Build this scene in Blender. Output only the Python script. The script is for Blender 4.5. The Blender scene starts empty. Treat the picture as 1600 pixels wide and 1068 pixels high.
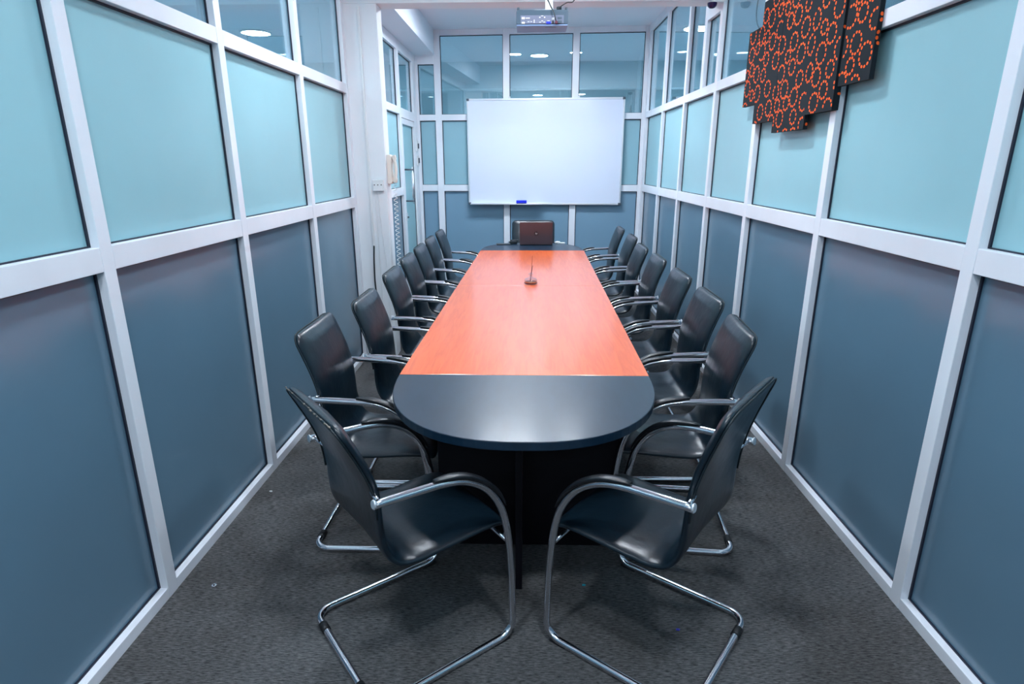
import bpy, math, random
from mathutils import Vector, Matrix
random.seed(7)
S = bpy.context.scene
COL = S.collection
PI = math.pi

# ------------------------------------------------------------------ camera, world, exposure
CAM_POS = Vector((0, 0, 1.6))
pitch, yaw, roll = math.radians(16.7551), math.radians(1.4988), math.radians(-0.1324)
Fv = Vector((-math.sin(yaw) * math.cos(pitch), math.cos(yaw) * math.cos(pitch), -math.sin(pitch)))
Rv = Vector((math.cos(yaw), math.sin(yaw), 0))
Uv = Rv.cross(Fv)
R2 = Rv * math.cos(roll) + Uv * math.sin(roll)
U2 = -Rv * math.sin(roll) + Uv * math.cos(roll)
cd = bpy.data.cameras.new('camera')
cam = bpy.data.objects.new('camera', cd)
COL.objects.link(cam)
m = Matrix((R2, U2, -Fv)).transposed().to_4x4()
m.translation = CAM_POS
cam.matrix_world = m
cd.sensor_width = 36.0
cd.lens = 929.43 / 1600 * 36.0
cd.clip_start = 0.05
S.camera = cam

w = bpy.data.worlds.new('world')
S.world = w
w.use_nodes = True
w.node_tree.nodes['Background'].inputs[0].default_value = (0.45, 0.62, 0.75, 1)
w.node_tree.nodes['Background'].inputs[1].default_value = 0.3

S.view_settings.view_transform = 'Standard'
S.view_settings.look = 'None'
S.view_settings.gamma = 1
S.view_settings.use_curve_mapping = False
S.view_settings.exposure = 1.65
try:
    S.cycles.use_denoising = True
    S.cycles.max_bounces = 10
    S.cycles.diffuse_bounces = 5
    S.cycles.glossy_bounces = 5
    S.cycles.transparent_max_bounces = 12
    S.cycles.sample_clamp_indirect = 6
except Exception:
    pass

LAMP_COL = (0.83, 0.91, 1.0)
LAMP_W = 88.0          # emission of the room's round ceiling lamps
CORR_W = 85.0          # emission of the lamps in the spaces outside the glass

# ------------------------------------------------------------------ materials
def mat(name, col, rough=0.5, metal=0.0, spec=0.5, coat=0.0, coat_rough=0.1, bump=None, noise=None):
    M = bpy.data.materials.new(name)
    M.use_nodes = True
    nt = M.node_tree
    b = nt.nodes['Principled BSDF']
    b.inputs['Base Color'].default_value = (*col, 1)
    b.inputs['Roughness'].default_value = rough
    b.inputs['Metallic'].default_value = metal
    b.inputs['Specular IOR Level'].default_value = spec
    b.inputs['Coat Weight'].default_value = coat
    b.inputs['Coat Roughness'].default_value = coat_rough
    tc = nt.nodes.new('ShaderNodeTexCoord')
    if noise:   # (scale, scale vector, amount)
        mp = nt.nodes.new('ShaderNodeMapping'); mp.inputs['Scale'].default_value = noise[1]
        nz = nt.nodes.new('ShaderNodeTexNoise'); nz.inputs['Scale'].default_value = noise[0]; nz.inputs['Detail'].default_value = 5
        rp = nt.nodes.new('ShaderNodeValToRGB')
        a = noise[2]
        rp.color_ramp.elements[0].position = 0.3; rp.color_ramp.elements[1].position = 0.7
        rp.color_ramp.elements[0].color = (*[max(0, c * (1 - a)) for c in col], 1)
        rp.color_ramp.elements[1].color = (*[min(1, c * (1 + a)) for c in col], 1)
        nt.links.new(tc.outputs['Object'], mp.inputs[0]); nt.links.new(mp.outputs[0], nz.inputs['Vector'])
        nt.links.new(nz.outputs['Fac'], rp.inputs[0]); nt.links.new(rp.outputs[0], b.inputs['Base Color'])
    if bump:    # (scale, strength, distance)
        nz = nt.nodes.new('ShaderNodeTexNoise'); nz.inputs['Scale'].default_value = bump[0]; nz.inputs['Detail'].default_value = 4
        bp = nt.nodes.new('ShaderNodeBump'); bp.inputs['Strength'].default_value = bump[1]; bp.inputs['Distance'].default_value = bump[2]
        nt.links.new(tc.outputs['Object'], nz.inputs['Vector'])
        nt.links.new(nz.outputs['Fac'], bp.inputs['Height']); nt.links.new(bp.outputs[0], b.inputs['Normal'])
    return M

def emit(name, col, s):
    M = bpy.data.materials.new(name); M.use_nodes = True
    nt = M.node_tree; nt.nodes.clear()
    o = nt.nodes.new('ShaderNodeOutputMaterial'); e = nt.nodes.new('ShaderNodeEmission')
    e.inputs[0].default_value = (*col, 1); e.inputs[1].default_value = s
    nt.links.new(e.outputs[0], o.inputs[0])
    return M

def clear_glass(name, tint, base):
    M = bpy.data.materials.new(name); M.use_nodes = True
    nt = M.node_tree; nt.nodes.clear()
    o = nt.nodes.new('ShaderNodeOutputMaterial'); mx = nt.nodes.new('ShaderNodeMixShader')
    t = nt.nodes.new('ShaderNodeBsdfTransparent'); t.inputs[0].default_value = (*tint, 1)
    g = nt.nodes.new('ShaderNodeBsdfGlossy'); g.inputs['Roughness'].default_value = 0.0
    g.inputs[0].default_value = (0.9, 0.98, 1, 1)
    f = nt.nodes.new('ShaderNodeLayerWeight'); f.inputs[0].default_value = 0.5
    p = nt.nodes.new('ShaderNodeMath'); p.operation = 'POWER'; p.inputs[1].default_value = 5.0
    a = nt.nodes.new('ShaderNodeMath'); a.operation = 'MULTIPLY_ADD'; a.use_clamp = True
    a.inputs[1].default_value = 1 - base; a.inputs[2].default_value = base
    nt.links.new(f.outputs['Facing'], p.inputs[0]); nt.links.new(p.outputs[0], a.inputs[0]); nt.links.new(a.outputs[0], mx.inputs[0])
    nt.links.new(t.outputs[0], mx.inputs[1]); nt.links.new(g.outputs[0], mx.inputs[2])
    nt.links.new(mx.outputs[0], o.inputs[0])
    return M

M_FRAME = mat('white_aluminium', (0.78, 0.82, 0.88), 0.32, spec=0.5, noise=(3, (1, 1, 0.3), 0.05))
M_GASKET = mat('black_gasket', (0.008, 0.012, 0.03), 0.5)
M_TEAL = mat('teal_frosted_film', (0.29, 0.54, 0.60), 0.35, spec=0.5, noise=(1.3, (1, 1, 1), 0.05))
M_GREY = mat('grey_frosted_film', (0.115, 0.21, 0.29), 0.22, spec=0.7, noise=(1.1, (1, 1, 1), 0.06))
M_BACKTEAL = mat('back_teal_film', (0.27, 0.48, 0.56), 0.3, spec=0.5)
M_BACKGREY = mat('back_grey_film', (0.19, 0.33, 0.45), 0.35, spec=0.5)
M_CLEAR = clear_glass('clear_glass', (0.76, 0.87, 0.91), 0.14)
M_WHITE = mat('white_paint', (0.76, 0.80, 0.84), 0.6, noise=(2, (1, 1, 1), 0.03))
M_CEIL = mat('ceiling_paint', (0.72, 0.78, 0.86), 0.7)
M_OUT = mat('outer_wall_paint', (0.55, 0.66, 0.70), 0.7)
M_CHROME = mat('chrome', (0.80, 0.80, 0.84), 0.14, metal=1.0)
M_LEATHER = mat('black_leather', (0.004, 0.012, 0.020), 0.30, spec=0.55, bump=(9, 0.35, 0.012), coat=0.0, coat_rough=0.25)
M_LEATHERBACK = mat('black_vinyl', (0.005, 0.013, 0.018), 0.5, spec=0.4, bump=(60, 0.15, 0.002))
M_SEAM = mat('leather_seam', (0.05, 0.065, 0.08), 0.5)
M_WORN = mat('worn_leather_edge', (0.20, 0.17, 0.14), 0.8)
M_RUBBER = mat('black_rubber', (0.010, 0.012, 0.014), 0.5)
M_PAD = mat('armrest_plastic', (0.005, 0.007, 0.010), 0.35, spec=0.5)
M_BLACKTOP = mat('black_laminate', (0.004, 0.020, 0.042), 0.38, spec=0.45, coat=0.35, coat_rough=0.2, noise=(30, (1, 0.25, 1), 0.15))
M_BASE = mat('dark_board', (0.002, 0.002, 0.005), 0.5, spec=0.25)
M_BOARD = mat('whiteboard_enamel', (0.70, 0.76, 0.90), 0.12, spec=0.5)
M_ALU = mat('aluminium', (0.78, 0.82, 0.86), 0.3, metal=0.7)
M_GREYCAP = mat('grey_plastic', (0.07, 0.09, 0.12), 0.5)
M_BLUE = mat('blue_plastic', (0.0, 0.02, 0.75), 0.5)
M_CREAM = mat('cream_plastic', (0.72, 0.68, 0.62), 0.4)
M_PLASTIC = mat('white_plastic', (0.75, 0.78, 0.80), 0.4)
M_DARKPLASTIC = mat('dark_plastic', (0.02, 0.025, 0.03), 0.4)
M_PROJ = mat('projector_shell', (0.05, 0.09, 0.13), 0.4)
M_PROJTOP = mat('projector_underside', (0.16, 0.25, 0.42), 0.45)
M_PORT = mat('port_panel', (0.16, 0.18, 0.26), 0.45)
M_LID = mat('laptop_lid', (0.10, 0.065, 0.075), 0.35, metal=0.4)
M_LOGO = mat('laptop_logo', (0.01, 0.01, 0.014), 0.2, metal=0.3)
M_SCREEN = mat('laptop_screen', (0.01, 0.01, 0.012), 0.15)
M_LAMP = emit('lamp_diffuser', LAMP_COL, LAMP_W)
M_LAMPOUT = emit('corridor_lamp_diffuser', (0.82, 0.93, 1.0), CORR_W)
M_REED = mat('dark_red_reed', (0.12, 0.008, 0.015), 0.5)
M_LIQ = mat('amber_liquid', (0.45, 0.10, 0.03), 0.2)
M_GLASSY = clear_glass('bottle_glass', (0.93, 0.95, 0.97), 0.06)

def wood():
    M = mat('orange_laminate', (0.72, 0.16, 0.045), 0.36, spec=0.4, coat=0.85, coat_rough=0.15)
    nt = M.node_tree; b = nt.nodes['Principled BSDF']
    tc = nt.nodes.new('ShaderNodeTexCoord'); mp = nt.nodes.new('ShaderNodeMapping')
    mp.inputs['Scale'].default_value = (14, 1.3, 1)
    nz = nt.nodes.new('ShaderNodeTexNoise'); nz.inputs['Scale'].default_value = 3.0; nz.inputs['Detail'].default_value = 8
    nz.inputs['Distortion'].default_value = 0.8
    rp = nt.nodes.new('ShaderNodeValToRGB')
    rp.color_ramp.elements[0].position = 0.35; rp.color_ramp.elements[0].color = (0.80, 0.115, 0.010, 1)
    rp.color_ramp.elements[1].position = 0.62; rp.color_ramp.elements[1].color = (0.92, 0.155, 0.022, 1)
    nt.links.new(tc.outputs['Object'], mp.inputs[0]); nt.links.new(mp.outputs[0], nz.inputs['Vector'])
    nt.links.new(nz.outputs['Fac'], rp.inputs[0]); nt.links.new(rp.outputs[0], b.inputs['Base Color'])
    return M
M_WOOD = wood()

def carpet():
    M = mat('grey_carpet', (0.06, 0.06, 0.06), 0.95, spec=0.15)
    nt = M.node_tree; b = nt.nodes['Principled BSDF']
    tc = nt.nodes.new('ShaderNodeTexCoord')
    mp = nt.nodes.new('ShaderNodeMapping'); mp.inputs['Scale'].default_value = (40, 230, 1)
    n1 = nt.nodes.new('ShaderNodeTexNoise'); n1.inputs['Scale'].default_value = 1.0; n1.inputs['Detail'].default_value = 6; n1.inputs['Roughness'].default_value = 0.7
    n2 = nt.nodes.new('ShaderNodeTexNoise'); n2.inputs['Scale'].default_value = 2.2; n2.inputs['Detail'].default_value = 4
    r1 = nt.nodes.new('ShaderNodeValToRGB')
    r1.color_ramp.elements[0].position = 0.34; r1.color_ramp.elements[0].color = (0.022, 0.024, 0.027, 1)
    r1.color_ramp.elements[1].position = 0.70; r1.color_ramp.elements[1].color = (0.20, 0.205, 0.21, 1)
    r2 = nt.nodes.new('ShaderNodeValToRGB')
    r2.color_ramp.elements[0].position = 0.35; r2.color_ramp.elements[0].color = (0.62, 0.60, 0.58, 1)
    r2.color_ramp.elements[1].position = 0.65; r2.color_ramp.elements[1].color = (1, 1, 1, 1)
    mx = nt.nodes.new('ShaderNodeMix'); mx.data_type = 'RGBA'; mx.blend_type = 'MULTIPLY'; mx.inputs[0].default_value = 1
    bp = nt.nodes.new('ShaderNodeBump'); bp.inputs['Strength'].default_value = 0.5; bp.inputs['Distance'].default_value = 0.004
    L = nt.links.new
    L(tc.outputs['Object'], mp.inputs[0]); L(mp.outputs[0], n1.inputs['Vector']); L(tc.outputs['Object'], n2.inputs['Vector'])
    L(n1.outputs['Fac'], r1.inputs[0]); L(n2.outputs['Fac'], r2.inputs[0])
    L(r1.outputs[0], mx.inputs[6]); L(r2.outputs[0], mx.inputs[7]); L(mx.outputs[2], b.inputs['Base Color'])
    L(n1.outputs['Fac'], bp.inputs['Height']); L(bp.outputs[0], b.inputs['Normal'])
    return M
M_CARPET = carpet()

M_CLOTH = mat('black_cotton', (0.012, 0.018, 0.024), 0.85, spec=0.2)
M_DOT = mat('orange_print', (1.0, 0.13, 0.02), 0.8, spec=0.2)

# ------------------------------------------------------------------ mesh helpers
class MB:
    def __init__(self):
        self.v = []; self.f = []; self.mi = []; self.sm = []; self.mats = []
    def _m(self, material):
        if material not in self.mats: self.mats.append(material)
        return self.mats.index(material)
    def add(self, vs, fs, material, smooth=False):
        o = len(self.v); k = self._m(material)
        self.v += [Vector(p) for p in vs]
        for f in fs:
            self.f.append([i + o for i in f]); self.mi.append(k); self.sm.append(smooth)
    def box(self, x0, x1, y0, y1, z0, z1, material, T=None):
        vs = [Vector((x, y, z)) for x in (x0, x1) for y in (y0, y1) for z in (z0, z1)]
        if T: vs = [T(p) for p in vs]
        fs = [(0, 1, 3, 2), (4, 6, 7, 5), (0, 4, 5, 1), (2, 3, 7, 6), (0, 2, 6, 4), (1, 5, 7, 3)]
        self.add(vs, fs, material)
    def tube(self, pts, r, material, seg=12, caps=True, closed=False):
        pts = [Vector(p) for p in pts]
        n = len(pts); vs = []; fs = []
        t = (pts[1] - pts[0]).normalized()
        a = Vector((0, 0, 1)) if abs(t.z) < 0.9 else Vector((1, 0, 0))
        nr = (a - t * a.dot(t)).normalized()
        for i in range(n):
            if i == 0: tt = pts[1] - pts[0]
            elif i == n - 1: tt = pts[-1] - pts[-2]
            else: tt = (pts[i + 1] - pts[i]).normalized() + (pts[i] - pts[i - 1]).normalized()
            tt.normalize()
            nr = (nr - tt * nr.dot(tt)).normalized()
            bn = tt.cross(nr)
            rr = r[i] if isinstance(r, (list, tuple)) else r
            for k in range(seg):
                an = 2 * PI * k / seg
                vs.append(pts[i] + nr * math.cos(an) * rr + bn * math.sin(an) * rr)
        for i in range(n - 1):
            for k in range(seg):
                k2 = (k + 1) % seg
                fs.append((i * seg + k, i * seg + k2, (i + 1) * seg + k2, (i + 1) * seg + k))
        self.add(vs, fs, material, True)
        if caps:
            o = len(self.v) - len(vs)
            self.f.append([o + k for k in range(seg)][::-1]); self.mi.append(self._m(material)); self.sm.append(False)
            self.f.append([o + (n - 1) * seg + k for k in range(seg)]); self.mi.append(self._m(material)); self.sm.append(False)
    def lathe(self, prof, material, seg=32, c=(0, 0, 0), smooth=True, T=None):
        vs = []; fs = []
        n = len(prof)
        for (r, z) in prof:
            for k in range(seg):
                a = 2 * PI * k / seg
                p = Vector((c[0] + r * math.cos(a), c[1] + r * math.sin(a), c[2] + z))
                vs.append(T(p) if T else p)
        for i in range(n - 1):
            for k in range(seg):
                k2 = (k + 1) % seg
                fs.append((i * seg + k, i * seg + k2, (i + 1) * seg + k2, (i + 1) * seg + k))
        self.add(vs, fs, material, smooth)
    def prism(self, poly, z0, z1, material, T=None):
        n = len(poly)
        vs = [Vector((x, y, z0)) for x, y in poly] + [Vector((x, y, z1)) for x, y in poly]
        if T: vs = [T(p) for p in vs]
        fs = [tuple(range(n))[::-1], tuple(range(n, 2 * n))] + [(i, (i + 1) % n, n + (i + 1) % n, n + i) for i in range(n)]
        self.add(vs, fs, material)
    def build(self, name, parent=None, loc=None, bevel=0.0, kind=None):
        me = bpy.data.meshes.new(name)
        me.from_pydata([tuple(p) for p in self.v], [], self.f)
        for mm in self.mats: me.materials.append(mm)
        me.polygons.foreach_set('material_index', self.mi)
        me.polygons.foreach_set('use_smooth', self.sm)
        me.update()
        import bmesh
        bm = bmesh.new(); bm.from_mesh(me); bmesh.ops.recalc_face_normals(bm, faces=bm.faces); bm.to_mesh(me); bm.free()
        o = bpy.data.objects.new(name, me); COL.objects.link(o)
        if loc: o.location = loc
        if parent is not None: o.parent = parent
        if bevel:
            b = o.modifiers.new('bevel', 'BEVEL'); b.width = bevel; b.segments = 2; b.limit_method = 'ANGLE'
            b.harden_normals = False
        if kind: o['kind'] = kind
        return o

def tag(o, label, cat, group=None):
    o['label'] = label; o['category'] = cat
    if group: o['group'] = group
    return o
def empty(name, loc=(0, 0, 0), rz=0.0, label=None, cat=None, group=None):
    o = bpy.data.objects.new(name, None); COL.objects.link(o)
    o.location = loc; o.rotation_euler = (0, 0, rz); o.empty_display_size = 0.1
    if label: tag(o, label, cat, group)
    return o
def copy_tree(o, parent=None):
    c = o.copy(); COL.objects.link(c)
    if parent is not None: c.parent = parent
    for ch in list(o.children): copy_tree(ch, c)
    return c

def catmull(pts, n=6):
    P = [Vector(p) for p in pts]; P = [P[0] * 2 - P[1]] + P + [P[-1] * 2 - P[-2]]
    out = []
    for i in range(1, len(P) - 2):
        for k in range(n):
            t = k / n
            a, b, c, d = P[i - 1], P[i], P[i + 1], P[i + 2]
            out.append(0.5 * ((2 * b) + (c - a) * t + (2 * a - 5 * b + 4 * c - d) * t * t + (3 * b - a - 3 * c + d) * t ** 3))
    out.append(P[-2]); return out
def fillet(pts, rad, n=8):
    P = [Vector(p) for p in pts]; out = [P[0]]
    for i in range(1, len(P) - 1):
        r = rad[i] if isinstance(rad, (list, tuple)) else rad
        if r <= 0: out.append(P[i]); continue
        a = (P[i - 1] - P[i]).normalized(); b = (P[i + 1] - P[i]).normalized()
        ang = a.angle(b)
        d = r / math.tan(ang / 2)
        p0 = P[i] + a * d; p1 = P[i] + b * d
        bis = (a + b).normalized(); c = P[i] + bis * (r / math.sin(ang / 2))
        v0 = p0 - c; v1 = p1 - c; tot = v0.angle(v1)
        for k in range(n + 1):
            t = k / n
            out.append(c + (v0 * math.sin((1 - t) * tot) + v1 * math.sin(t * tot)) / math.sin(tot))
    out.append(P[-1]); return out

# ------------------------------------------------------------------ room shell
XL, XR = -1.368, 1.3927
ZC = 3.105
Y0 = -4.6
BS = -0.0613                       # the back partition stands slightly askew
def by(x): return 7.696 + BS * x

mb = MB(); mb.box(-4.6, 4.6, Y0 - 0.2, 13.0, -0.08, 0.0, M_CARPET); mb.build('floor', kind='structure')
mb = MB(); mb.box(-4.6, 4.6, Y0 - 0.2, 13.0, ZC, ZC + 0.1, M_CEIL); mb.build('ceiling', kind='structure')

mb = MB()
mb.box(-4.5, -1.75, Y0, 12.8, 0.0005, .006, M_OUT); mb.box(1.75, 4.5, Y0, 12.8, 0.0005, .006, M_OUT); mb.box(-1.75, 1.75, 8.1, 12.8, 0.0005, .006, M_OUT)
mb.build('floor_outer_bounce', kind='structure')  # pale slab added outside to bounce light up to the dark outer ceiling
# surrounding spaces seen through the clear upper panes
mb = MB(); mb.box(-4.6, -4.5, Y0, 12.9, 0.0, ZC, M_OUT)
mb.build('wall_outer_left', kind='structure')
mb = MB(); mb.box(4.5, 4.6, Y0, 12.9, 0.0, ZC, M_OUT)
mb.build('wall_outer_right', kind='structure')
mb = MB(); mb.box(-4.5, 4.5, 12.8, 12.9, 0.0, ZC, M_OUT)
mb.box(-4.5, 4.5, 10.1, 10.35, 2.72, ZC, M_OUT)
mb.build('wall_outer_back', kind='structure')
mb = MB(); mb.box(-4.5, 4.5, Y0 - 0.1, Y0, 0.0, ZC, M_WHITE); mb.build('wall_rear', kind='structure')

def grid_wall(name, T, posts, rails, panels, depth=0.075):
    """T maps (u, d, z) to the world: u along the wall, d away from the room."""
    f = MB()
    for (u0, u1, z0, z1) in posts: f.box(u0, u1, 0, depth, z0, z1, M_FRAME, T)
    for (u0, u1, z0, z1) in rails: f.box(u0 + 0.0006, u1 - 0.0006, 0.0008, depth - 0.001, z0, z1, M_FRAME, T)
    root = f.build(name, kind='structure', bevel=0.0018)
    for (u0, u1, z0, z1, kind) in panels:
        M = {'t': M_TEAL, 'g': M_GREY, 'c': M_CLEAR, 'bt': M_BACKTEAL, 'bg': M_BACKGREY}[kind]
        nm = {'t': 'teal_panel', 'g': 'grey_panel', 'c': 'clear_pane', 'bt': 'teal_panel', 'bg': 'grey_panel'}[kind]
        p = MB()
        p.box(u0 + .001, u1 - .001, 0.036, 0.042, z0 + .001, z1 - .001, M, T)
        pan = p.build(nm, root)
        g = MB(); gw = 0.008
        g.box(u0, u0 + gw, 0.029, 0.0355, z0, z1, M_GASKET, T)
        g.box(u1 - gw, u1, 0.029, 0.0355, z0, z1, M_GASKET, T)
        g.box(u0 + gw, u1 - gw, 0.029, 0.0355, z0, z0 + gw * .6, M_GASKET, T)
        g.box(u0 + gw, u1 - gw, 0.029, 0.0355, z1 - gw, z1, M_GASKET, T)
        g.build('gasket', pan)
    return root

def side_cells(posts_far, pw, start, end, zt, zb=0.045, zmid=(1.264, 1.343), zup=(2.106, 2.172), ztop=0.07, mids=None):
    """posts_far: y of each post's far edge; returns posts, rails, panels between start and end"""
    edges = [(start - pw, start)] + [(y - pw, y) for y in posts_far if start < y <= end + 1e-6]
    posts = [(a, b, 0, zt) for a, b in edges]
    rails = []; panels = []
    for (a, b), (c, d) in zip(edges[:-1], edges[1:]):
        rails += [(b, c, 0, zb), (b, c, *zmid), (b, c, *zup), (b, c, zt - ztop, zt)]
        panels += [(b, c, zb, zmid[0], 'g'), (b, c, zmid[1], zup[0], 't'), (b, c, zup[1], zt - ztop, 'c')]
    return posts, rails, panels
PW = 0.056
# left, near bay
T_L = lambda p: Vector((XL - p.y, p.x, p.z))
pf = [1.932 - 0.972 * k for k in range(6, 0, -1)] + [1.932, 2.912, 3.897]
posts, rails, panels = side_cells(pf + [4.86], PW, 1.932 - 0.972 * 6.5, 4.86, ZC)
grid_wall('wall_left', T_L, posts, rails, panels)
# left, far bay beyond the column: fixed light with a glazed door next to it, below the soffit
ZS = 2.833
P1, P2 = 6.74, 6.82
D1, D2 = 7.60, 7.775
posts = [(5.02, 5.10, 0, ZS), (P1, P2, 0, ZS), (D1, D2, 0, ZS)]
rails = [(5.10, P1, 0, .045), (5.10, P1, 1.264, 1.343), (5.10, P1, 2.10, 2.172), (5.10, P1, 2.735, ZS),
         (P2, D1, 2.075, 2.172), (P2, D1, 2.735, ZS)]
panels = [(5.10, P1, .045, 1.264, 'g'), (5.10, P1, 1.343, 2.10, 't'), (5.10, P1, 2.172, 2.735, 'c'), (P2, D1, 2.172, 2.735, 'c')]
grid_wall('wall_left_far', T_L, posts, rails, panels)
# glazed door
d = MB()
for (u0, u1, z0, z1) in [(P2 + .003, P2 + .06, .008, 2.07), (D1 - .06, D1 - .003, .008, 2.07), (P2 + .06, D1 - .06, .008, .09), (P2 + .06, D1 - .06, 2.01, 2.07)]:
    d.box(u0, u1, 0.004, 0.06, z0, z1, M_FRAME, T_L)
door = d.build('door_1', kind='structure', bevel=0.002)
d = MB(); d.box(P2 + .06, D1 - .06, .030, .036, .09, 2.01, M_TEAL, T_L)
for a, b_ in ((P2 + .06, P2 + .068), (D1 - .068, D1 - .06)): d.box(a, b_, .024, .03, .09, 2.01, M_GASKET, T_L)
d.build('door_glass', door)
d = MB()
hy = P2 + .035
for z in (1.53, 1.19): d.tube([(XL + .0, hy, z), (XL + .095, hy, z)], .009, M_GREYCAP)
d.tube([(XL + .085, hy, 1.50), (XL + .085, hy, 1.22)], .013, M_ALU)
d.tube([(XL + .085, hy, 1.56), (XL + .085, hy, 1.16)], .006, M_ALU)
d.build('door_handle', door)
d = MB(); d.box(XL - .006, XL + .006, hy - .02, hy + .02, .97, 1.06, M_ALU); d.tube([(XL, hy, 1.01), (XL + .022, hy, 1.01)], .009, M_GREYCAP)
d.build('door_lock', door)

# right
T_R = lambda p: Vector((XR + p.y, p.x, p.z))
pf = [1.937 - 0.985 * k for k in range(6, 0, -1)] + [1.937, 2.968, 3.965, 4.861]
posts, rails, panels = side_cells(pf, PW, 1.937 - 0.985 * 6.5, 4.861, ZC)
# the far bay: four lower lights, five upper ones; the one under the beam is lower
posts2 = [(5.784 - PW, 5.784, 0, ZC), (6.683 - PW, 6.683, 0, ZC), (7.53, 7.61, 0, ZC), (5.19, 5.262, 2.172, ZC)]
ed = [(4.861 - PW, 4.861), (5.784 - PW, 5.784), (6.683 - PW, 6.683), (7.53, 7.61)]
rails2 = []; panels2 = []
for i, ((a, b), (c, d_)) in enumerate(zip(ed[:-1], ed[1:])):
    rails2 += [(b, c, 0, .045), (b, c, 1.264, 1.343), (b, c, 2.106, 2.172)]
    panels2 += [(b, c, .045, 1.264, 'g'), (b, c, 1.343, 2.106, 't')]
    if i > 0:
        rails2 += [(b, c, 3.035, ZC)]; panels2 += [(b, c, 2.172, 3.035, 'c')]
rails2 += [(4.861, 5.19, 2.655, ZC), (5.262, 5.784 - PW, 3.035, ZC)]
panels2 += [(4.861, 5.19, 2.172, 2.655, 'c'), (5.262, 5.784 - PW, 2.172, 3.035, 'c')]
grid_wall('wall_right', T_R, posts + posts2, rails + rails2, panels + panels2)

# back partition
nB = Vector((-BS, 1, 0)).normalized()
tB = Vector((1, BS, 0)).normalized()
oB = Vector((0, 7.696, 0))
T_B = lambda p: oB + tB * p.x + nB * p.y + Vector((0, 0, p.z))
def BP(u, d, z): return T_B(Vector((u, d, z)))
ub = [(-1.405, -1.340), (-1.140, -1.062), (-0.303, -0.226), (0.522, 0.600), (1.356, 1.43)]
posts = [(a, b, 0, ZC if i else ZS) for i, (a, b) in enumerate(ub)]
rails = []; panels = []
for i, ((a, b), (c, d_)) in enumerate(zip(ub[:-1], ub[1:])):
    zt = 2.735 if i == 0 else 3.045
    rails += [(b, c, 0, .05), (b, c, 1.258, 1.335), (b, c, 2.099, 2.168), (b, c, zt, ZC if i else ZS)]
    panels += [(b, c, .05, 1.258, 'bg'), (b, c, 1.335, 2.099, 'bt'), (b, c, 2.168, zt, 'c')]
grid_wall('wall_back', T_B, posts, rails, panels, 0.07)

# column, cross beam, soffit
mb = MB(); mb.box(XL - .075, -1.12, 4.861, 5.02, 0, 2.72, M_WHITE); mb.build('trim_1', kind='structure', bevel=.004)
mb = MB(); mb.box(XL - .075, XR + .0, 4.861, 5.04, 2.72, ZC, M_WHITE); mb.build('trim_2', kind='structure', bevel=.003)
mb = MB(); mb.box(XL - .07, -1.125, 5.041, 7.76, ZS + .001, ZC, M_CEIL); mb.build('trim_3', kind='structure', bevel=.002)

# ------------------------------------------------------------------ ceiling lamps
def lamp(x, y, label, out=False, r=0.11, group='round ceiling lamps of the room'):
    t = empty('ceiling_light', (x, y, ZC), 0, label, 'ceiling light', group)
    a = MB(); a.lathe([(r, 0), (r + .02, 0), (r + .02, -.012), (r, -.016), (r, 0)], M_PLASTIC, 32); a.build('trim_ring', t)
    a = MB(); a.lathe([(0.0001, -.010), (r, -.010), (r, -.004), (0.0001, -.004)], M_LAMPOUT if out else M_LAMP, 32, smooth=False); a.build('diffuser', t)
lamp(-0.06, 5.94, 'large round ceiling lamp above the far table end, mirrored in the back glass', r=.125, group=None)
lamp(-0.39, 6.12, 'small round ceiling lamp left of the large one above the far table end', r=.085, group=None)
lamp(0.48, 6.12, 'small round ceiling lamp right of the large one above the far table end', r=.085, group=None)
for x, y in ((-0.62, 3.35), (0.55, 3.35), (-0.65, 0.65), (0.33, 0.72), (-0.8, -2.6), (0.3, -2.6)):
    lamp(x, y, 'round white ceiling lamp over the near part of the room')
for x, y, lb in ((-3.27, 7.82, 'round ceiling lamp outside the left wall, shining through its upper panes'),
                 (1.98, 7.76, 'round ceiling lamp outside the right wall, shining through its upper panes'),
                 (0.2, 11.4, 'round ceiling lamp far beyond the back wall'),
                 (-3.1, 3.4, 'unseen round lamp added outside the left wall to light that space'),  # this lamp and its right twin are unseen, added to brighten the outer spaces
                 (3.1, 3.4, 'unseen round lamp added outside the right wall to light that space')):
    lamp(x, y, lb, True, r=.16, group=None)

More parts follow.
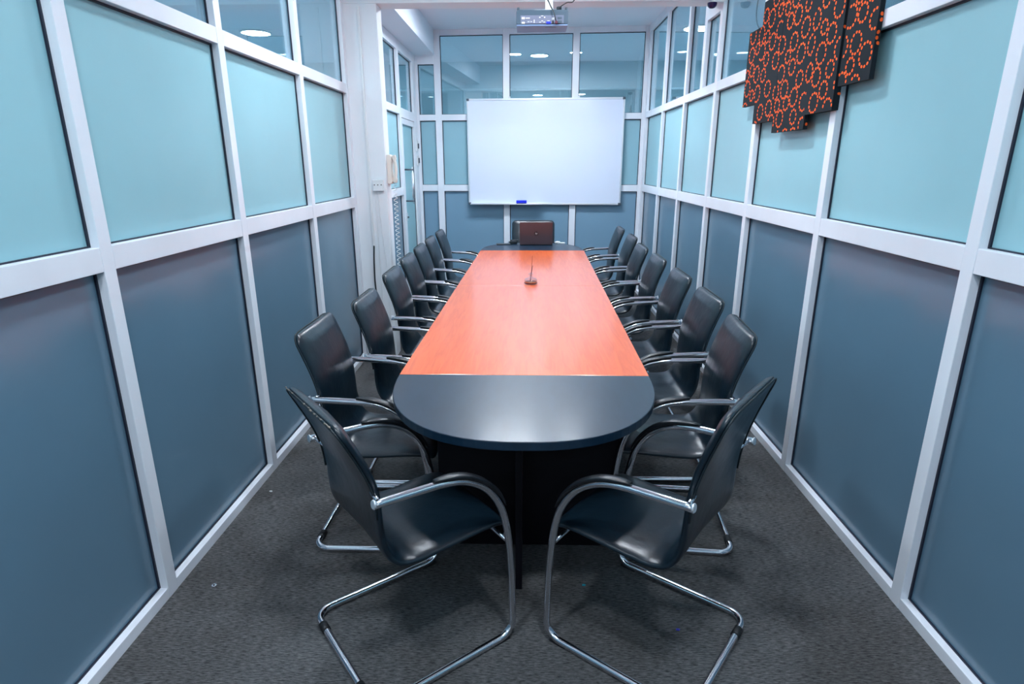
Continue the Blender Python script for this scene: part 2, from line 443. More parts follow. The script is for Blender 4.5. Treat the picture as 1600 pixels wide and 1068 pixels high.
# ------------------------------------------------------------------ chairs
def supersect(k, K, a, b, ex=0.28, ey=0.75):
    t = 2 * PI * k / K
    c, s = math.cos(t), math.sin(t)
    return (math.copysign(abs(c) ** ex, c) * a, math.copysign(abs(s) ** ey, s) * b)
def sweep_slab(mbd, prof, hw, ht, material, K=28, dish=None, yc=0.0, material_back=None):
    """slab following a profile in the x-z plane; hw/ht: half width / half thickness per point"""
    P = [Vector((p[0], 0, p[1])) for p in prof]; n = len(P); vs = []; fs = []; fb = []
    for i in range(n):
        t = (P[min(i + 1, n - 1)] - P[max(i - 1, 0)]).normalized()
        nr = Vector((-t.z, 0, t.x))
        dd = dish[i] if dish else 0
        for k in range(K):
            y, q = supersect(k, K, hw[i], ht[i])
            off = dd * (1 - (y / max(hw[i], 1e-5)) ** 2)
            vs.append(P[i] + nr * (q - off) + Vector((0, y + yc, 0)))
    for i in range(n - 1):
        for k in range(K):
            k2 = (k + 1) % K
            f = (i * K + k, i * K + k2, (i + 1) * K + k2, (i + 1) * K + k)
            (fb if (material_back and math.sin(2 * PI * (k + .5) / K) * sgn_back < 0 and 0.0 < abs(math.sin(2 * PI * (k + .5) / K)) and abs(math.cos(2 * PI * (k + .5) / K)) < .98) else fs).append(f)
    o = len(mbd.v)
    mbd.add(vs, fs, material, True)
    if fb:
        kk = mbd._m(material_back)
        for f in fb: mbd.f.append([o + i for i in f]); mbd.mi.append(kk); mbd.sm.append(True)
    for base, rev in ((0, False), ((n - 1) * K, True)):
        mbd.f.append([o + base + k for k in range(K)]); mbd.mi.append(mbd._m(material)); mbd.sm.append(False)
sgn_back = 1

def slab_normals(prof, hw, ht, dish, K):
    """normals of the whole slab, so that two pieces of it meet without a crease"""
    n = len(prof); P = [Vector((p[0], 0, p[1])) for p in prof]; G = []
    for i in range(n):
        t = (P[min(i + 1, n - 1)] - P[max(i - 1, 0)]).normalized(); nr = Vector((-t.z, 0, t.x)); row = []
        for k in range(K):
            y, q = supersect(k, K, hw[i], ht[i])
            row.append(P[i] + nr * (q - dish[i] * (1 - (y / max(hw[i], 1e-5)) ** 2)) + Vector((0, y, 0)))
        G.append(row)
    N = []
    for i in range(n):
        for k in range(K):
            a = G[min(i + 1, n - 1)][k] - G[max(i - 1, 0)][k]; b = G[i][(k + 1) % K] - G[i][k - 1]
            v = a.cross(b)
            if v.length < 1e-12: v = G[i][k] - P[i]
            v.normalize(); N.append(v)
    mid_i = n // 3; v = N[mid_i * K + K // 4]
    if v.dot(G[mid_i][K // 4] - G[mid_i][3 * K // 4]) < 0: N = [-q for q in N]
    def apply(o, start):
        me = o.data; nv = len(me.vertices)
        me.normals_split_custom_set_from_vertices([tuple(q) for q in N[start * K:start * K + nv]])
    return apply
X0 = 0.26     # front uprights sit at local x = +0.26
def make_chair(label, hwb=0.216, worn=0, width=0.257, lift=0.0, lean=0.0):
    t = empty('conference_chair', (0, 0, 0), 0, label, 'chair')
    # tube frame: one bent tube from arm tip to arm tip
    arm = [(-.480, .702), (-.36, .697), (-.25, .690), (-.175, .670), (-.105, .622), (-.055, .548), (-.028, .46), (-.014, .36), (-.006, .25)]
    ac = [(v.x, v.z) for v in catmull([(a, 0, b) for a, b in arm], 5)]
    side = [Vector((X0 + a, -width, b)) for a, b in ac]
    low = fillet([side[-1], Vector((X0, -width, .014)), Vector((X0 - .525, -width, .014)), Vector((X0 - .525, 0, .014))], [0, .06, .06, 0], 8)
    half = side[:-1] + low
    full = half + [Vector((p.x, -p.y, p.z)) for p in reversed(half[:-1])]
    f = MB(); f.tube(full, .0128, M_CHROME, 14); f.build('frame', t)
    for s in (-1, 1):
        c = MB(); c.tube([(X0 - .482, s * width, .7045), (X0 - .478, s * width, .704), (X0 - .476, s * width, .704)], [.0120, .0136, .0136], M_ALU, 14); c.build('end_cap', t)
        # arm pad on top of the tube
        i0, i1 = 8, 27
        pr = []; 
        P = [Vector((a, 0, b)) for a, b in ac]
        for i in range(i0, i1):
            tt = (P[i + 1] - P[i - 1]).normalized(); nn = Vector((-tt.z, 0, tt.x))
            if nn.z < 0: nn = -nn
            q = P[i] + nn * .0165; pr.append((X0 + q.x, q.z))
        n = len(pr)
        hw = [.0175 * min(1, .35 + math.sin(min(1, (i + .3) / 4) * PI / 2) * .65) * (1 if i < n - 6 else 1 - .09 * (i - n + 6)) for i in range(n)]
        ht = [.0072 * min(1, .4 + i * .2) * (1 if i < n - 5 else 1 - .15 * (i - n + 5)) for i in range(n)]
        a = MB(); sweep_slab(a, pr, hw, ht, M_PAD, 16, yc=s * width); a.build('armrest', t)
        b = MB(); b.tube([(X0 - .452, s * (hwb - .03), .700), (X0 - .462, s * (width), .702)], .007, M_CHROME, 8); b.build('arm_bracket', t)
        b = MB(); b.tube([(X0 - .03, s * (hwb - .05), .408), (X0 - .018, s * width, .39)], .008, M_CHROME, 8); b.build('seat_bracket', t)
        g = MB(); g.tube([(X0 - .525, s * (width - .075), .014), (X0 - .525, s * (width - .115), .014)], .0155, M_RUBBER, 12); g.build('floor_sleeve', t)
        g = MB(); g.box(X0 - .085, X0 - .02, s * width - .011, s * width + .011, 0.0, .014, M_RUBBER); g.build('floor_glide', t, bevel=.003)
    c = MB(); c.tube([(X0 - .03, -hwb + .05, .408), (X0 - .03, hwb - .05, .408)], .010, M_CHROME, 10); c.build('cross_bar', t)
    # shell: one leather-covered sheet from seat front to head of the back
    pts = [(0.005, .424), (-.03, .438), (-.10, .440), (-.20, .434), (-.29, .430), (-.35, .432), (-.395, .448), (-.425, .490), (-.438, .55), (-.441, .62),
           (-.447, .69), (-.460, .755), (-.480, .820), (-.503, .882), (-.524, .936), (-.530, .951)]
    pts = [(a - lean * max(0, b - .7) / .25, b + lift * max(0, b - .7) / .25) for a, b in pts]
    cc = [(X0 + v.x, v.z) for v in catmull([(a, 0, b) for a, b in pts], 6)]
    split = 6 * 4 + 1
    L = [0]
    for i in range(1, len(cc)): L.append(L[-1] + math.dist(cc[i], cc[i - 1]))
    tot = L[-1]; rc = .048
    HW = []; HT = []; DI = []
    for i, s_ in enumerate(L):
        u = s_ / tot
        hw = hwb
        e = tot - s_
        if e < rc: hw = hwb - rc * (1 - math.sqrt(max(0, 1 - ((rc - e) / rc) ** 2))) - 0
        if s_ < .03: hw = min(hw, hwb - .03 * (1 - math.sqrt(max(0, 1 - ((.03 - s_) / .03) ** 2))))
        hw -= .010 * math.exp(-((u - .62) / .09) ** 2)          # waist at the arm tips
        HW.append(hw)
        h = .0155
        if e < .02: h *= math.sqrt(max(.04, 1 - ((.02 - e) / .02) ** 2))
        if s_ < .015: h *= math.sqrt(max(.1, 1 - ((.015 - s_) / .015) ** 2))
        HT.append(h)
        DI.append(.016 * min(1, max(0, (u - .35) / .2)) * min(1, e / .05) + .008 * (1 - min(1, max(0, (u - .35) / .2))) * min(1, s_ / .1))
    SN = slab_normals(cc, HW, HT, DI, 32)
    s1 = MB(); sweep_slab(s1, cc[:split + 1], HW[:split + 1], HT[:split + 1], M_LEATHER, 32, DI[:split + 1])
    seat = s1.build('seat', t); SN(seat, 0)
    for yy in (-.165, .165):
        s1 = MB()
        ln = []
        for i in range(8, 34):
            tt = (Vector((cc[i + 1][0], 0, cc[i + 1][1])) - Vector((cc[i - 1][0], 0, cc[i - 1][1]))).normalized(); nn = Vector((-tt.z, 0, tt.x))
            if nn.z < 0: nn = -nn
            ln.append(Vector((cc[i][0], yy, cc[i][1])) + nn * (HT[i] + DI[i] * -(1 - (yy / hwb) ** 2) * (-1 if False else 1) + .0002))
        s1.tube(ln, .0013, M_SEAM, 5); s1.build('seam', seat)
    s2 = MB(); sweep_slab(s2, cc[split:], HW[split:], HT[split:], M_LEATHER, 32, DI[split:])
    back = s2.build('backrest', t); SN(back, split)
    # stitched welt round the rim of the back
    path = [Vector((cc[i][0] - .009, HW[i] - .0025, cc[i][1] - .003)) for i in range(6 * 9, len(cc) - 2)]
    k = len(cc) - 2
    top = [Vector((cc[k][0] - .010, yy, cc[k][1] + .001)) for yy in (HW[k] * .8, 0, -HW[k] * .8)]
    p2 = [Vector((v.x, -v.y, v.z)) for v in reversed(path)]
    pipe = MB(); pipe.tube(path + top + p2, .0030, M_LEATHERBACK, 6); pipe.build('piping', back)
    if worn:
        wr = MB()
        rnd = random.Random(worn)
        k = len(cc) - 2
        pp_ = [(cc[k][0] - .010 + rnd.uniform(-.0015, .0015), -.19 + j * .0095, cc[k][1] + .0022 + rnd.uniform(-.002, .0006)) for j in range(41)]
        wr.tube(pp_, [rnd.choice((.0008, .0012, .0022, .0034)) for _ in pp_], M_WORN, 6)
        wr.build('worn_edge', back)
    return t

names_l = ['second', 'third', 'fourth', 'fifth', 'sixth', 'seventh', 'eighth']
near_l = make_chair('black leather chair with worn top edge, nearest to the camera on the left', worn=1, lift=-.022, lean=.015)
near_l.location = (-.407, 1.760, 0); near_l.rotation_euler.z = math.radians(38.5)
near_r = make_chair('black leather chair nearest to the camera on the right, seen from behind', lift=.018)
proto = make_chair('black leather chair')
near_r.location = (.435, 1.762, 0); near_r.rotation_euler.z = math.radians(143.0)
for c in (near_l, near_r, proto): c['group'] = 'leather cantilever chairs round the table'
LEFT = [(-.642, 2.43, -.5), (-.575, 2.985, 0), (-.600, 3.73, 0), (-.615, 4.33, 0), (-.625, 4.89, 0), (-.625, 5.44, 0), (-.617, 6.0, 0)]
RIGHT = [(.636, 2.457, 175), (.685, 3.05, 180), (.690, 3.67, 180), (.687, 4.32, 180), (.675, 4.91, 180), (.710, 5.59, 180), (.705, 6.30, 180)]
lab_l = ['black leather chair, second from the camera on the left, beside the black table end',
         'black leather chair, third from the camera on the left, right beside the white column foot',
         'black leather chair, fourth from the camera on the left, below the wall socket',
         'black leather chair, fifth from the camera in the left row',
         'black leather chair, third from the far end of the left row',
         'black leather chair, second from the far end of the left row',
         'black leather chair at the far end of the left row, farthest from the camera']
lab_r = ['black leather chair, second from the camera on the right, beside the black table end',
         'black leather chair, third from the camera on the right of the table',
         'black leather chair, fourth from the camera in the right row',
         'black leather chair, fifth from the camera in the right row',
         'black leather chair, third from the far end of the right row',
         'black leather chair, second from the far end of the right row',
         'black leather chair at the far end of the right row, near the back wall']
for (x, y, a), lb in list(zip(LEFT, lab_l)) + list(zip(RIGHT, lab_r)):
    c = proto if lb == lab_l[0] else copy_tree(proto)
    c.location = (x, y, 0); c.rotation_euler.z = math.radians(a); c['label'] = lb
end = make_chair('wide black leather chair at the head of the table, behind the laptop', hwb=.25, width=.285)
end.location = (.068, 6.86, 0); end.rotation_euler.z = math.radians(-90)

# ------------------------------------------------------------------ table
TX = lambda y: (-.5725 + .0160 * y, .4690 + .0168 * y)
TN, TF, TT = 2.345, 6.04, .75
tbl = empty('conference_table', (0, 4.19, 0), 0, 'long conference table with orange wood top and rounded black ends', 'table')
def loc(p): return Vector((p.x, p.y - 4.19, p.z))
def cap(sign, yb, depth, n=40, grow=0.0):
    xl, xr = TX(yb); cx = (xl + xr) / 2; a = (xr - xl) / 2 + grow
    out = []
    for k in range(n + 1):
        th = PI * k / n
        c, s = math.cos(th), math.sin(th)
        e = 2 / 2.35
        out.append((cx + math.copysign(abs(c) ** e, c) * a * 1.0, yb + sign * (abs(s) ** e) * (depth + grow)))
    return out
ys = [TN + .0008, 4.2355]; 
for (a, b) in ((TN + .0008, 4.2352), (4.2368, TF - .0008)):
    q = [(TX(a)[0], a), (TX(a)[1], a), (TX(b)[1], b), (TX(b)[0], b)]
    mid = MB(); mid.prism(q, TT - .032, TT, M_WOOD, loc); mid.build('wood_top', tbl, bevel=.0015)
for sg, yb in ((-1, TN), (1, TF)):
    e = MB(); e.prism(cap(sg, yb, .627), TT - .032, TT, M_BLACKTOP, loc); e.build('end_top', tbl, bevel=.003)
b = MB(); b.box(-.37, .385, 2.24, 2.275, 0.0, TT - .032, M_BASE, loc); b.build('end_panel', tbl, bevel=.001)
b = MB(); b.box(-.34, .42, 6.13, 6.165, 0.0, TT - .032, M_BASE, loc); b.build('end_panel', tbl, bevel=.001)
b = MB(); b.box(-.040, -.014, 1.953, 2.239, 0.0, TT - .032, M_BASE, loc); b.build('fin', tbl, bevel=.001)
b = MB(); b.box(.010, .036, 6.166, 6.42, 0.0, TT - .032, M_BASE, loc); b.build('fin', tbl, bevel=.001)
b = MB(); b.box(-.012, .014, 2.276, 6.129, 0.12, TT - .033, M_BASE, loc); b.build('spine_panel', tbl)
b = MB(); b.box(-.30, .36, 4.22, 4.25, 0.0, TT - .034, M_BASE, loc); b.build('middle_panel', tbl)

# ------------------------------------------------------------------ things on the table
Tz = TT
# laptop
lp = empty('laptop', (.093, 6.44, Tz), 0, 'open dark laptop with round logo on its lid, on the far end of the table', 'laptop')
m_ = MB(); m_.box(-.176, .176, .004, .245, 0.002, .018, M_DARKPLASTIC); m_.build('base', lp, bevel=.004)
tl = math.radians(-6)
TLID = lambda p: Vector((p.x, -p.y * math.cos(tl) + p.z * math.sin(tl), .016 + p.z * math.cos(tl) + p.y * math.sin(tl)))
m_ = MB(); m_.box(-.176, .176, 0, .007, -.008, .232, M_LID, TLID); lid = m_.build('lid', lp, bevel=.003)
m_ = MB()
ci = [(.021 * math.cos(2 * PI * k / 32), .021 * math.sin(2 * PI * k / 32)) for k in range(32)]
def TLOGO(p):   # p.x across, p.y up, p.z out of the lid
    return TLID(Vector((p.x, .0070 + p.z, .112 + p.y)))
m_.prism(ci, 0.0, .0006, M_LOGO, TLOGO)
def stroke(pts, wd):
    for (x0, y0), (x1, y1) in zip(pts[:-1], pts[1:]):
        dv = Vector((x1 - x0, y1 - y0)); nn = Vector((-dv.y, dv.x)).normalized() * wd / 2
        m_.prism([(x0 - nn.x, y0 - nn.y), (x1 - nn.x, y1 - nn.y), (x1 + nn.x, y1 + nn.y), (x0 + nn.x, y0 + nn.y)], .0006, .0010, M_ALU, TLOGO)
stroke([(-.0105, -.010), (-.0055, .015)], .0022); stroke([(-.0080, .0045), (-.0035, .0055), (-.0015, .003), (-.0038, -.009)], .0022)
stroke([(.0005, -.017), (.0048, .0055), (.0095, .0055), (.0110, .002), (.0092, -.0075), (.0030, -.0075)], .0022)
m_.build('logo', lid)
m_ = MB(); m_.box(-.165, .165, -.0012, 0, .008, .222, M_SCREEN, TLID); m_.build('screen', lid)
m_ = MB()
for r in range(5):
    for c in range(14): m_.box(-.150 + c * .0215, -.132 + c * .0215, .055 + r * .021 - .02, .073 + r * .021 - .02, .018, .0195, M_GREYCAP)
m_.build('keyboard', lp)
# black pouch, power adapter with cord, white adapter
o = MB(); o.box(-.075, .075, -.045, .045, 0.001, .010, M_DARKPLASTIC); o = o.build('tablet_pouch', loc=(-.262, 6.49, Tz), bevel=.003)
o.rotation_euler.z = .12
tag(o, 'flat black pouch left of the laptop on the black table end', 'pouch')
pa = empty('power_adapter', (-.155, 6.54, Tz), .5, 'small black power adapter with coiled cord beside the laptop', 'power adapter')
o = MB(); o.box(-.04, .04, -.022, .022, 0.001, .030, M_DARKPLASTIC); o.build('brick', pa, bevel=.005)
o = MB()
pts = []
for k in range(46):
    a = k / 45 * 2 * PI * 2.2
    pts.append((.045 * math.cos(a) + .01, .028 * math.sin(a) - .002, .034 + .010 * k / 45))
o.tube(pts, .0035, M_DARKPLASTIC, 6); o.build('cord', pa)
wa = empty('wall_charger', (.335, 6.56, Tz), -.1, 'white charger with plug right of the laptop on the black table end', 'charger')
o = MB(); o.box(-.030, .022, -.02, .02, 0.0005, .026, M_PLASTIC); o.build('plug_body', wa, bevel=.006)
o = MB(); o.box(.022, .078, -.012, .012, 0.0005, .016, M_PLASTIC); o.build('connector', wa, bevel=.004)
o = MB(); o.tube([(-.012, -.021, .010), (-.012, -.029, .010)], .004, M_DARKPLASTIC, 8); o.build('socket_hole', wa)
# diffuser bottle
df = empty('reed_diffuser', (.026, 4.30, Tz), 0, 'small clear glass reed diffuser with two dark red reeds on the orange table top', 'diffuser')
o = MB(); o.lathe([(.0001, .001), (.044, .001), (.048, .005), (.048, .030), (.042, .040), (.020, .048), (.012, .054), (.011, .062), (.018, .070), (.018, .076), (.012, .082), (.009, .082),
                   (.009, .060), (.018, .044), (.039, .036), (.044, .028), (.044, .008), (.0001, .007)], M_GLASSY, 40); o.build('bottle', df)
o = MB(); o.lathe([(.0001, .0075), (.0435, .0085), (.0435, .017), (.0001, .017)], M_LIQ, 40); o.build('liquid', df)
o = MB(); o.lathe([(.0487, .008), (.0493, .008), (.0493, .012), (.0487, .012), (.0487, .008)], M_REED, 40); o.build('band', df)
o = MB(); o.tube([(-.006, 0, .012), (.013, .0, .135)], .0022, M_REED, 6); o.build('reed', df)
o = MB(); o.tube([(-.002, .004, .012), (.011, .008, .205)], .0012, M_REED, 6); o.build('reed', df)

# ------------------------------------------------------------------ whiteboard
wb = empty('whiteboard', tuple(BP(.205, -.028, 1.718)), math.atan2(BS, 1), 'large white enamel whiteboard in an aluminium frame on the back partition', 'whiteboard')
W2, H2 = .948, .622
o = MB(); o.box(-W2 + .012, W2 - .012, -.010, .012, -H2 + .012, H2 - .012, M_BOARD); o.build('writing_surface', wb)
o = MB()
for z0, z1 in ((-H2, -H2 + .020), (H2 - .020, H2)): o.box(-W2 + .02, W2 - .02, -.016, .014, z0, z1, M_ALU)
for x0, x1 in ((-W2, -W2 + .020), (W2 - .020, W2)): o.box(x0, x1, -.016, .014, -H2 + .02, H2 - .02, M_ALU)
o.build('frame', wb, bevel=.002)
for sx in (-1, 1):
    for sz in (-1, 1):
        o = MB(); xa, xb = sorted((sx * (W2 + .002), sx * (W2 - .030))); za, zb = sorted((sz * (H2 + .002), sz * (H2 - .026)))
        o.box(xa, xb, -.019, .015, za, zb, M_GREYCAP); o.build('corner_cap', wb, bevel=.004)
o = MB()
o.box(-W2 + .03, -.02, -.085, -.0165, -H2 + .004, -H2 + .008, M_ALU); o.box(-W2 + .03, -.02, -.087, -.083, -H2 + .004, -H2 + .016, M_ALU)
o.build('pen_tray', wb, bevel=.001)
for xx in (-.43, .40):
    o = MB(); o.box(xx - .012, xx + .012, -.004, .020, H2 + .001, H2 + .022, M_PLASTIC); o.build('hanger', wb, bevel=.002)
p = BP(-.072, -.085, 1.718 - H2 + .0085)
er = empty('board_eraser', tuple(p), math.atan2(BS, 1), 'blue board eraser on the tray under the whiteboard', 'eraser')
o = MB(); o.box(-.064, .064, -.022, .024, .012, .048, M_BLUE); o.build('grip', er, bevel=.005)
o = MB(); o.box(-.060, .060, -.020, .022, .0002, .012, M_DARKPLASTIC); o.build('felt', er)

# ------------------------------------------------------------------ projector
PZ = 2.425
pj = empty('projector', (.085, 4.25, PZ), 0, 'grey ceiling projector hanging from the beam, its port panel facing the camera', 'projector')
o = MB()
def rr(x0, x1, z0, z1, r, n=6):
    out = []
    for cx, cz, a0 in ((x1 - r, z1 - r, 0), (x0 + r, z1 - r, 90), (x0 + r, z0 + r, 180), (x1 - r, z0 + r, 270)):
        for k in range(n + 1):
            a = math.radians(a0 + 90 * k / n); out.append((cx + r * math.cos(a), cz + r * math.sin(a)))
    return out
TXZ = lambda p: Vector((p.x, p.z, p.y))
o.prism(rr(-.162, .162, .006, .088, .012), -.10, .10, M_PROJ, TXZ); body = o.build('body', pj, bevel=.003)
o = MB(); o.prism(rr(-.160, .160, -.003, .0055, .003), -.10, .10, M_PROJTOP, TXZ)
o.box(.02, .09, -.06, -.054, -.004, -.0029, M_DARKPLASTIC); o.build('top_cover', pj, bevel=.006)
o = MB(); o.box(-.135, .135, -.1030, -.1005, .009, .056, M_PORT); pp = o.build('port_panel', pj)
for (x, z, w_, h_, M) in [(-.118, .040, .020, .012, M_PLASTIC), (-.118, .014, .018, .010, M_PLASTIC), (-.090, .040, .026, .005, M_PLASTIC), (-.085, .020, .012, .003, M_PLASTIC), (-.068, .020, .010, .003, M_PLASTIC),
                          (-.05, .022, .005, .018, M_PLASTIC), (-.015, .044, .008, .006, M_PLASTIC), (.015, .044, .008, .006, M_PLASTIC), (0, .052, .014, .003, M_PLASTIC), (-.013, .017, .010, .004, M_PLASTIC), (.013, .017, .010, .004, M_PLASTIC), (0, .024, .010, .004, M_PLASTIC),
                          (.04, .014, .028, .012, M_BLUE), (.04, .024, .016, .004, M_PLASTIC), (.068, .036, .014, .012, M_PLASTIC), (.068, .016, .012, .012, M_DARKPLASTIC), (.110, .040, .026, .012, M_PROJ), (.110, .018, .026, .016, M_PROJ)]:
    o = MB(); o.box(x - w_ / 2, x + w_ / 2, -.1055, -.1031, z - h_ / 2, z + h_ / 2, M); o.build('port', pp)
for x in (-.150, .150):
    for y in (-.085, .085):
        o = MB(); o.tube([(x, y, .0885), (x, y, .103)], .007, M_GREYCAP, 10); o.build('foot', pj)
o = MB(); o.box(-.05, .14, -.07, .09, .0885, .096, M_PLASTIC); o.box(.02, .07, -.02, .03, .096, .16, M_PLASTIC); o.build('mount_plate', pj, bevel=.003)
o = MB(); o.tube([(.045, .005, .15), (.045, .005, ZC - PZ)], .024, M_PLASTIC, 16); o.lathe([(.0001, 0), (.06, 0), (.06, -.012), (.0001, -.012)], M_PLASTIC, 24, c=(.045, .005, ZC - PZ)); o.build('mount_pole', pj)
o = MB()
o.tube(catmull([(.088, -.108, .012), (.082, -.125, .03), (.07, -.12, .07), (.045, -.10, .12), (.02, -.07, .20), (.03, -.05, .40), (.03, -.03, ZC - PZ - .002)], 8), .0038, M_DARKPLASTIC, 8)
o.tube([(.088, -.1056, .012), (.088, -.128, .012)], .009, mat('dark_red_plug', (.10, .01, .03), .5), 10)
o.build('cable', pj)
o = MB()
o.tube(catmull([(.105, -.085, .082), (.11, -.10, .10), (.15, -.10, .125), (.20, -.09, .150), (.195, -.02, .35), (.12, .0, ZC - PZ - .002)], 8), .0035, M_DARKPLASTIC, 8)
o.lathe([(.0001, 0), (.016, 0), (.016, .016), (.0001, .016)], M_DARKPLASTIC, 12, c=(.105, -.085, .0885)); o.build('cable', pj)

# ------------------------------------------------------------------ canvas art on the right wall
art = [(3.905, 4.118, 1.935, 2.362, 1.370), (3.590, 3.903, 1.823, 2.486, 1.366), (3.182, 3.620, 1.757, 2.60, 1.3535),
       (2.894, 3.196, 1.823, 2.52, 1.3400), (2.637, 2.892, 1.920, 2.42, 1.370)]
art = [(3.905, 4.118, 1.935, 2.362, 1.372), (3.590, 3.903, 1.823, 2.486, 1.370), (3.182, 3.588, 1.757, 2.60, 1.370),
       (2.894, 3.180, 1.823, 2.52, 1.362), (2.637, 2.892, 1.920, 2.42, 1.372)]
lab = ['narrow far canvas of the black and orange wall art, leftmost and smallest of its five',
       'second canvas from the left of the black and orange wall art',
       'middle canvas of the black and orange wall art, hanging lowest of the five',
       'fourth canvas from the left of the black and orange wall art',
       'rightmost canvas of the black and orange wall art']
rnd = random.Random(11)
rings = []
for r_try, tries in ((.044, 500), (.038, 1500), (.033, 2500)):
    for _ in range(tries):
        y, z = rnd.uniform(2.55, 4.2), rnd.uniform(1.70, 2.66)
        R_ = r_try * rnd.uniform(.93, 1.05)
        if all(math.hypot(y - a, z - b) > (R_ + c) * 1.03 + .005 for a, b, c in rings): rings.append((y, z, R_))
def on_canvas(u, z, xf, ya):      # u runs along the wall and wraps round the near stretcher edge
    return Vector((xf - .0004, u, z)) if u >= ya else Vector((xf + (ya - u), ya - .0004 + .001, z))
for (ya, yb_, za, zb, xf), lb in zip(art, lab):
    o = MB(); o.box(xf, XR - .001, ya + .001, yb_ - .001, za, zb, M_CLOTH)
    for (cy, cz, R_) in rings:
        if not (ya - .08 < cy < yb_ + .05 and za - .05 < cz < zb + .05): continue
        n = max(8, round(2 * PI * R_ / .0215)); ph_ = rnd.uniform(0, 1)
        for k in range(n):
            a = 2 * PI * (k + ph_) / n
            du, dz = cy + R_ * math.cos(a), cz + R_ * math.sin(a)
            rt, rr_ = .0078, .0060
            if not (za + .004 < dz < zb - .004 and ya - (XR - xf) + .006 < du < yb_ - .006): continue
            if abs(du - ya) < .006: continue
            ct, st = -math.sin(a), math.cos(a)
            vs = []
            for q in range(10):
                b_ = 2 * PI * q / 10
                p_, r_ = rt * math.cos(b_), rr_ * math.sin(b_)
                vs.append(on_canvas(du + p_ * ct + r_ * math.cos(a), dz + p_ * st + r_ * math.sin(a), xf, ya))
            if du > ya: vs = [Vector((xf - .0004 + .0, v.y, v.z)) for v in vs]
            else: vs = [Vector((max(v.x, xf + .0005), ya + .0006, v.z)) for v in vs]
            o.add(vs, [tuple(range(10))], M_DOT)
    tag(o.build('canvas_art'), lb, 'wall art', 'canvases of the wall art')

# ------------------------------------------------------------------ column fittings
YF = 4.860   # near face of the column
so = empty('wall_socket', (-1.185, YF, 1.431), 0, 'white surface wall socket with two thin cords on the white column', 'socket')
o = MB(); o.box(-.042, .042, -.026, -.0005, -.044, .044, M_PLASTIC); o.build('plate', so, bevel=.004)
for x in (-.027, 0, .027):
    o = MB(); o.lathe([(.0001, 0), (.0045, 0), (.0045, .002), (.0001, .002)], M_DARKPLASTIC, 12, T=lambda p, x=x: Vector((p.x + x, -.0265 - p.z, p.y + .004)))
    o.build('screw', so)
o = MB()
o.tube(catmull([(-.004, -.012, -.044), (-.002, -.010, -.2), (.010, -.008, -.42), (.030, -.008, -.62), (.034, -.008, -.85), (.030, -.008, -1.15), (.028, -.008, -1.42)], 6), .0022, M_PLASTIC, 6); o.build('cord', so)
o = MB()
o.tube(catmull([(-.028, -.010, -.044), (-.030, -.008, -.30), (-.026, -.007, -.70), (-.028, -.007, -1.42)], 6), .0022, M_PLASTIC, 6)
o.build('cord', so)
o = MB(); o.box(-1.262, -1.244, YF - .012, YF - .0005, .95, 2.70, M_PLASTIC); o = o.build('cable_trunking', bevel=.002)
tag(o, 'slim white vertical cable trunking on the near face of the column', 'cable trunking')
o = MB(); o.tube(catmull([(-1.253, YF - .008, .955), (-1.262, YF - .010, .80), (-1.262, YF - .012, .60), (-1.235, YF - .012, .35), (-1.25, YF - .015, .12), (-1.275, YF - .02, .07)], 8), .0065, M_DARKPLASTIC, 8)
tag(o.build('power_cable'), 'black power cable dropping down the column from the trunking to the floor', 'cable')
fb = empty('floor_socket_box', (-1.30, YF - .0005, .06), 0, 'small box with black plug at the foot of the column', 'socket')
o = MB(); o.box(-.035, .035, -.03, 0, -.045, .045, M_PLASTIC); o.build('box', fb, bevel=.003)
o = MB(); o.box(-.02, .028, -.06, -.0305, -.02, .02, M_DARKPLASTIC); o.build('plug', fb, bevel=.005)
# intercom phone on the room side of the column
XC = -1.12
ph = empty('wall_phone', (XC + .0005, 4.945, 1.555), 0, 'cream wall telephone with coiled cord on the side of the column', 'telephone')
o = MB(); o.prism([(-.004 + .004, -.115), (.026, -.115), (.040, -.095), (.036, -.05), (.033, 0), (.036, .05), (.040, .09), (.028, .11), (0, .11)], -.040, .040, M_CREAM, lambda p: Vector((p.x, p.z, p.y))); o.build('base', ph, bevel=.004)
hp = catmull([(.046, 0, -.104), (.052, 0, -.08), (.058, 0, -.04), (.061, 0, 0), (.058, 0, .04), (.052, 0, .08), (.046, 0, .103)], 5)
o = MB(); sweep_slab(o, [(v.x, v.z) for v in hp], [.026] * len(hp), [.017 if (i < 7 or i > len(hp) - 8) else .010 for i in range(len(hp))], M_CREAM, 20); o.build('handset', ph)
o = MB()
pts = []; N = 19 * 10
for k in range(N):
    a = k / 10 * 2 * PI; z = -.122 - k / N * .66
    pts.append((.046 + .015 * math.cos(a), .015 * math.sin(a), z))
o.tube([(.045, 0, -.105), (.04, 0, -.115)] + pts, .0028, M_PLASTIC, 5); o.build('coiled_cord', ph)
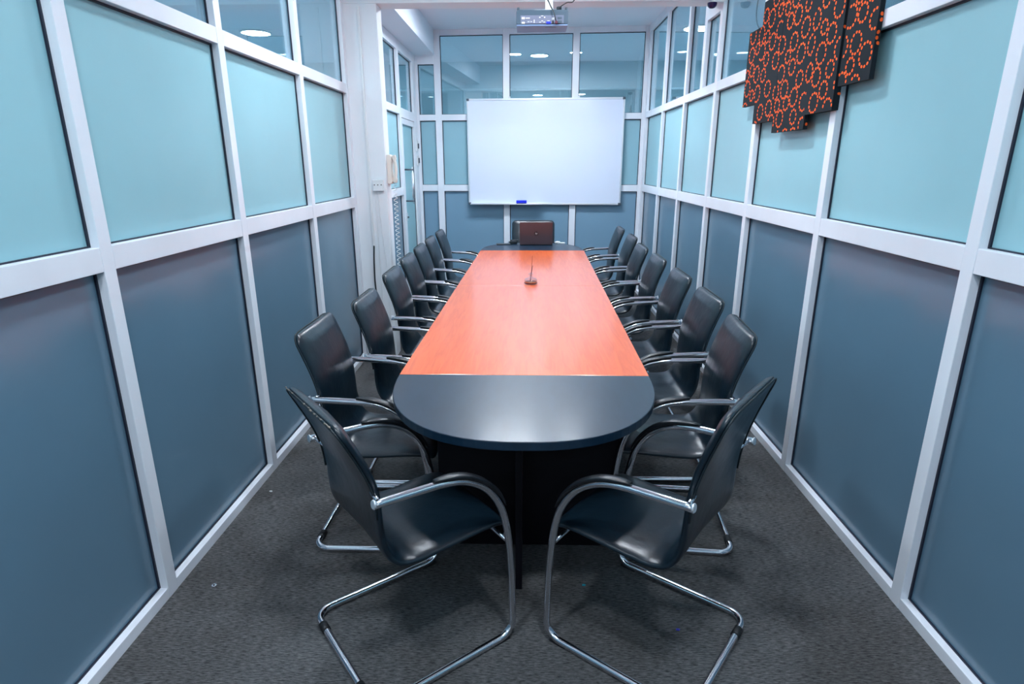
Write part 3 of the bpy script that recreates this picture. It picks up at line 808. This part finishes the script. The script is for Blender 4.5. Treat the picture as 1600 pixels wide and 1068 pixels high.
# light switches on the end post by the door
for z, lb in ((1.80, 'white light switch on the post beside the door, upper one'), (1.63, 'white light switch on the post beside the door, lower one')):
    t = empty('light_switch', (XL + .0005, 7.69, z), 0, lb, 'light switch')
    o = MB(); o.box(0, .012, -.04, .04, -.06, .06, M_PLASTIC); o.build('plate', t, bevel=.002)
    o = MB(); o.box(.0125, .024, -.022, .022, -.03, .03, M_GREYCAP); o.build('rocker', t, bevel=.002)

# security camera under the beam at the right wall
sc = empty('security_camera', (1.335, 4.80, 2.70), 0, 'small white camera with dark dome high on the right wall below the beam', 'security camera')
o = MB(); o.box(-.022, .057, -.030, .030, -.01, .045, M_PLASTIC); o.build('bracket', sc, bevel=.004)
o = MB(); o.lathe([(.034, 0), (.034, -.008), (.030, -.022), (.019, -.033), (.0001, -.037)], mat('dome', (.02, .01, .06), .15), 24, c=(-.024, .0, -.0105)); o.lathe([(.0001, 0), (.034, 0)], M_PLASTIC, 24, c=(-.024, 0, -.0105)); o.build('dome', sc)

# cable loop hanging outside the right upper pane
o = MB()
pts = [(XR + .16, 4.42 + .15 * math.cos(a), 2.60 + .15 * math.sin(a)) for a in [math.radians(200 + i * 9) for i in range(46)]]
o.tube(pts + [(XR + .16, 4.0, 2.75), (XR + .16, 3.6, 2.95), (XR + .16, 3.4, ZC)], .004, M_DARKPLASTIC, 6)
tag(o.build('cable_loop'), 'dark loose cable loop behind the clear pane left of the wall art', 'cable')

# ------------------------------------------------------------------ litter on the carpet
t = empty('steel_nut', (-1.229, 1.94, 0), .4, 'small shiny steel nut lying on the carpet by the left wall', 'nut')
o = MB(); o.lathe([(.0045, .0005), (.0105, .0005), (.0105, .009), (.0045, .009), (.0045, .0005)], M_CHROME, 6, smooth=False); o.build('nut_body', t)
for x, y, M, lb in ((.23, 1.982, mat('teal_scrap', (0, .22, .30), .5), 'tiny teal scrap on the carpet between the two nearest chairs'),
                    (.545, 1.755, mat('blue_scrap', (.01, .01, .35), .5), 'tiny dark blue scrap on the carpet under the nearest right chair'),
                    (-1.30, 2.65, M_PLASTIC, 'tiny white crumb on the carpet at the foot of the left wall')):
    o = MB(); o.prism([(-.007, -.003), (.004, -.005), (.008, .001), (.001, .005), (-.006, .003)], .0004, .0035, M)
    tag(o.build('paper_scrap', loc=(x, y, 0)), lb, 'scrap')
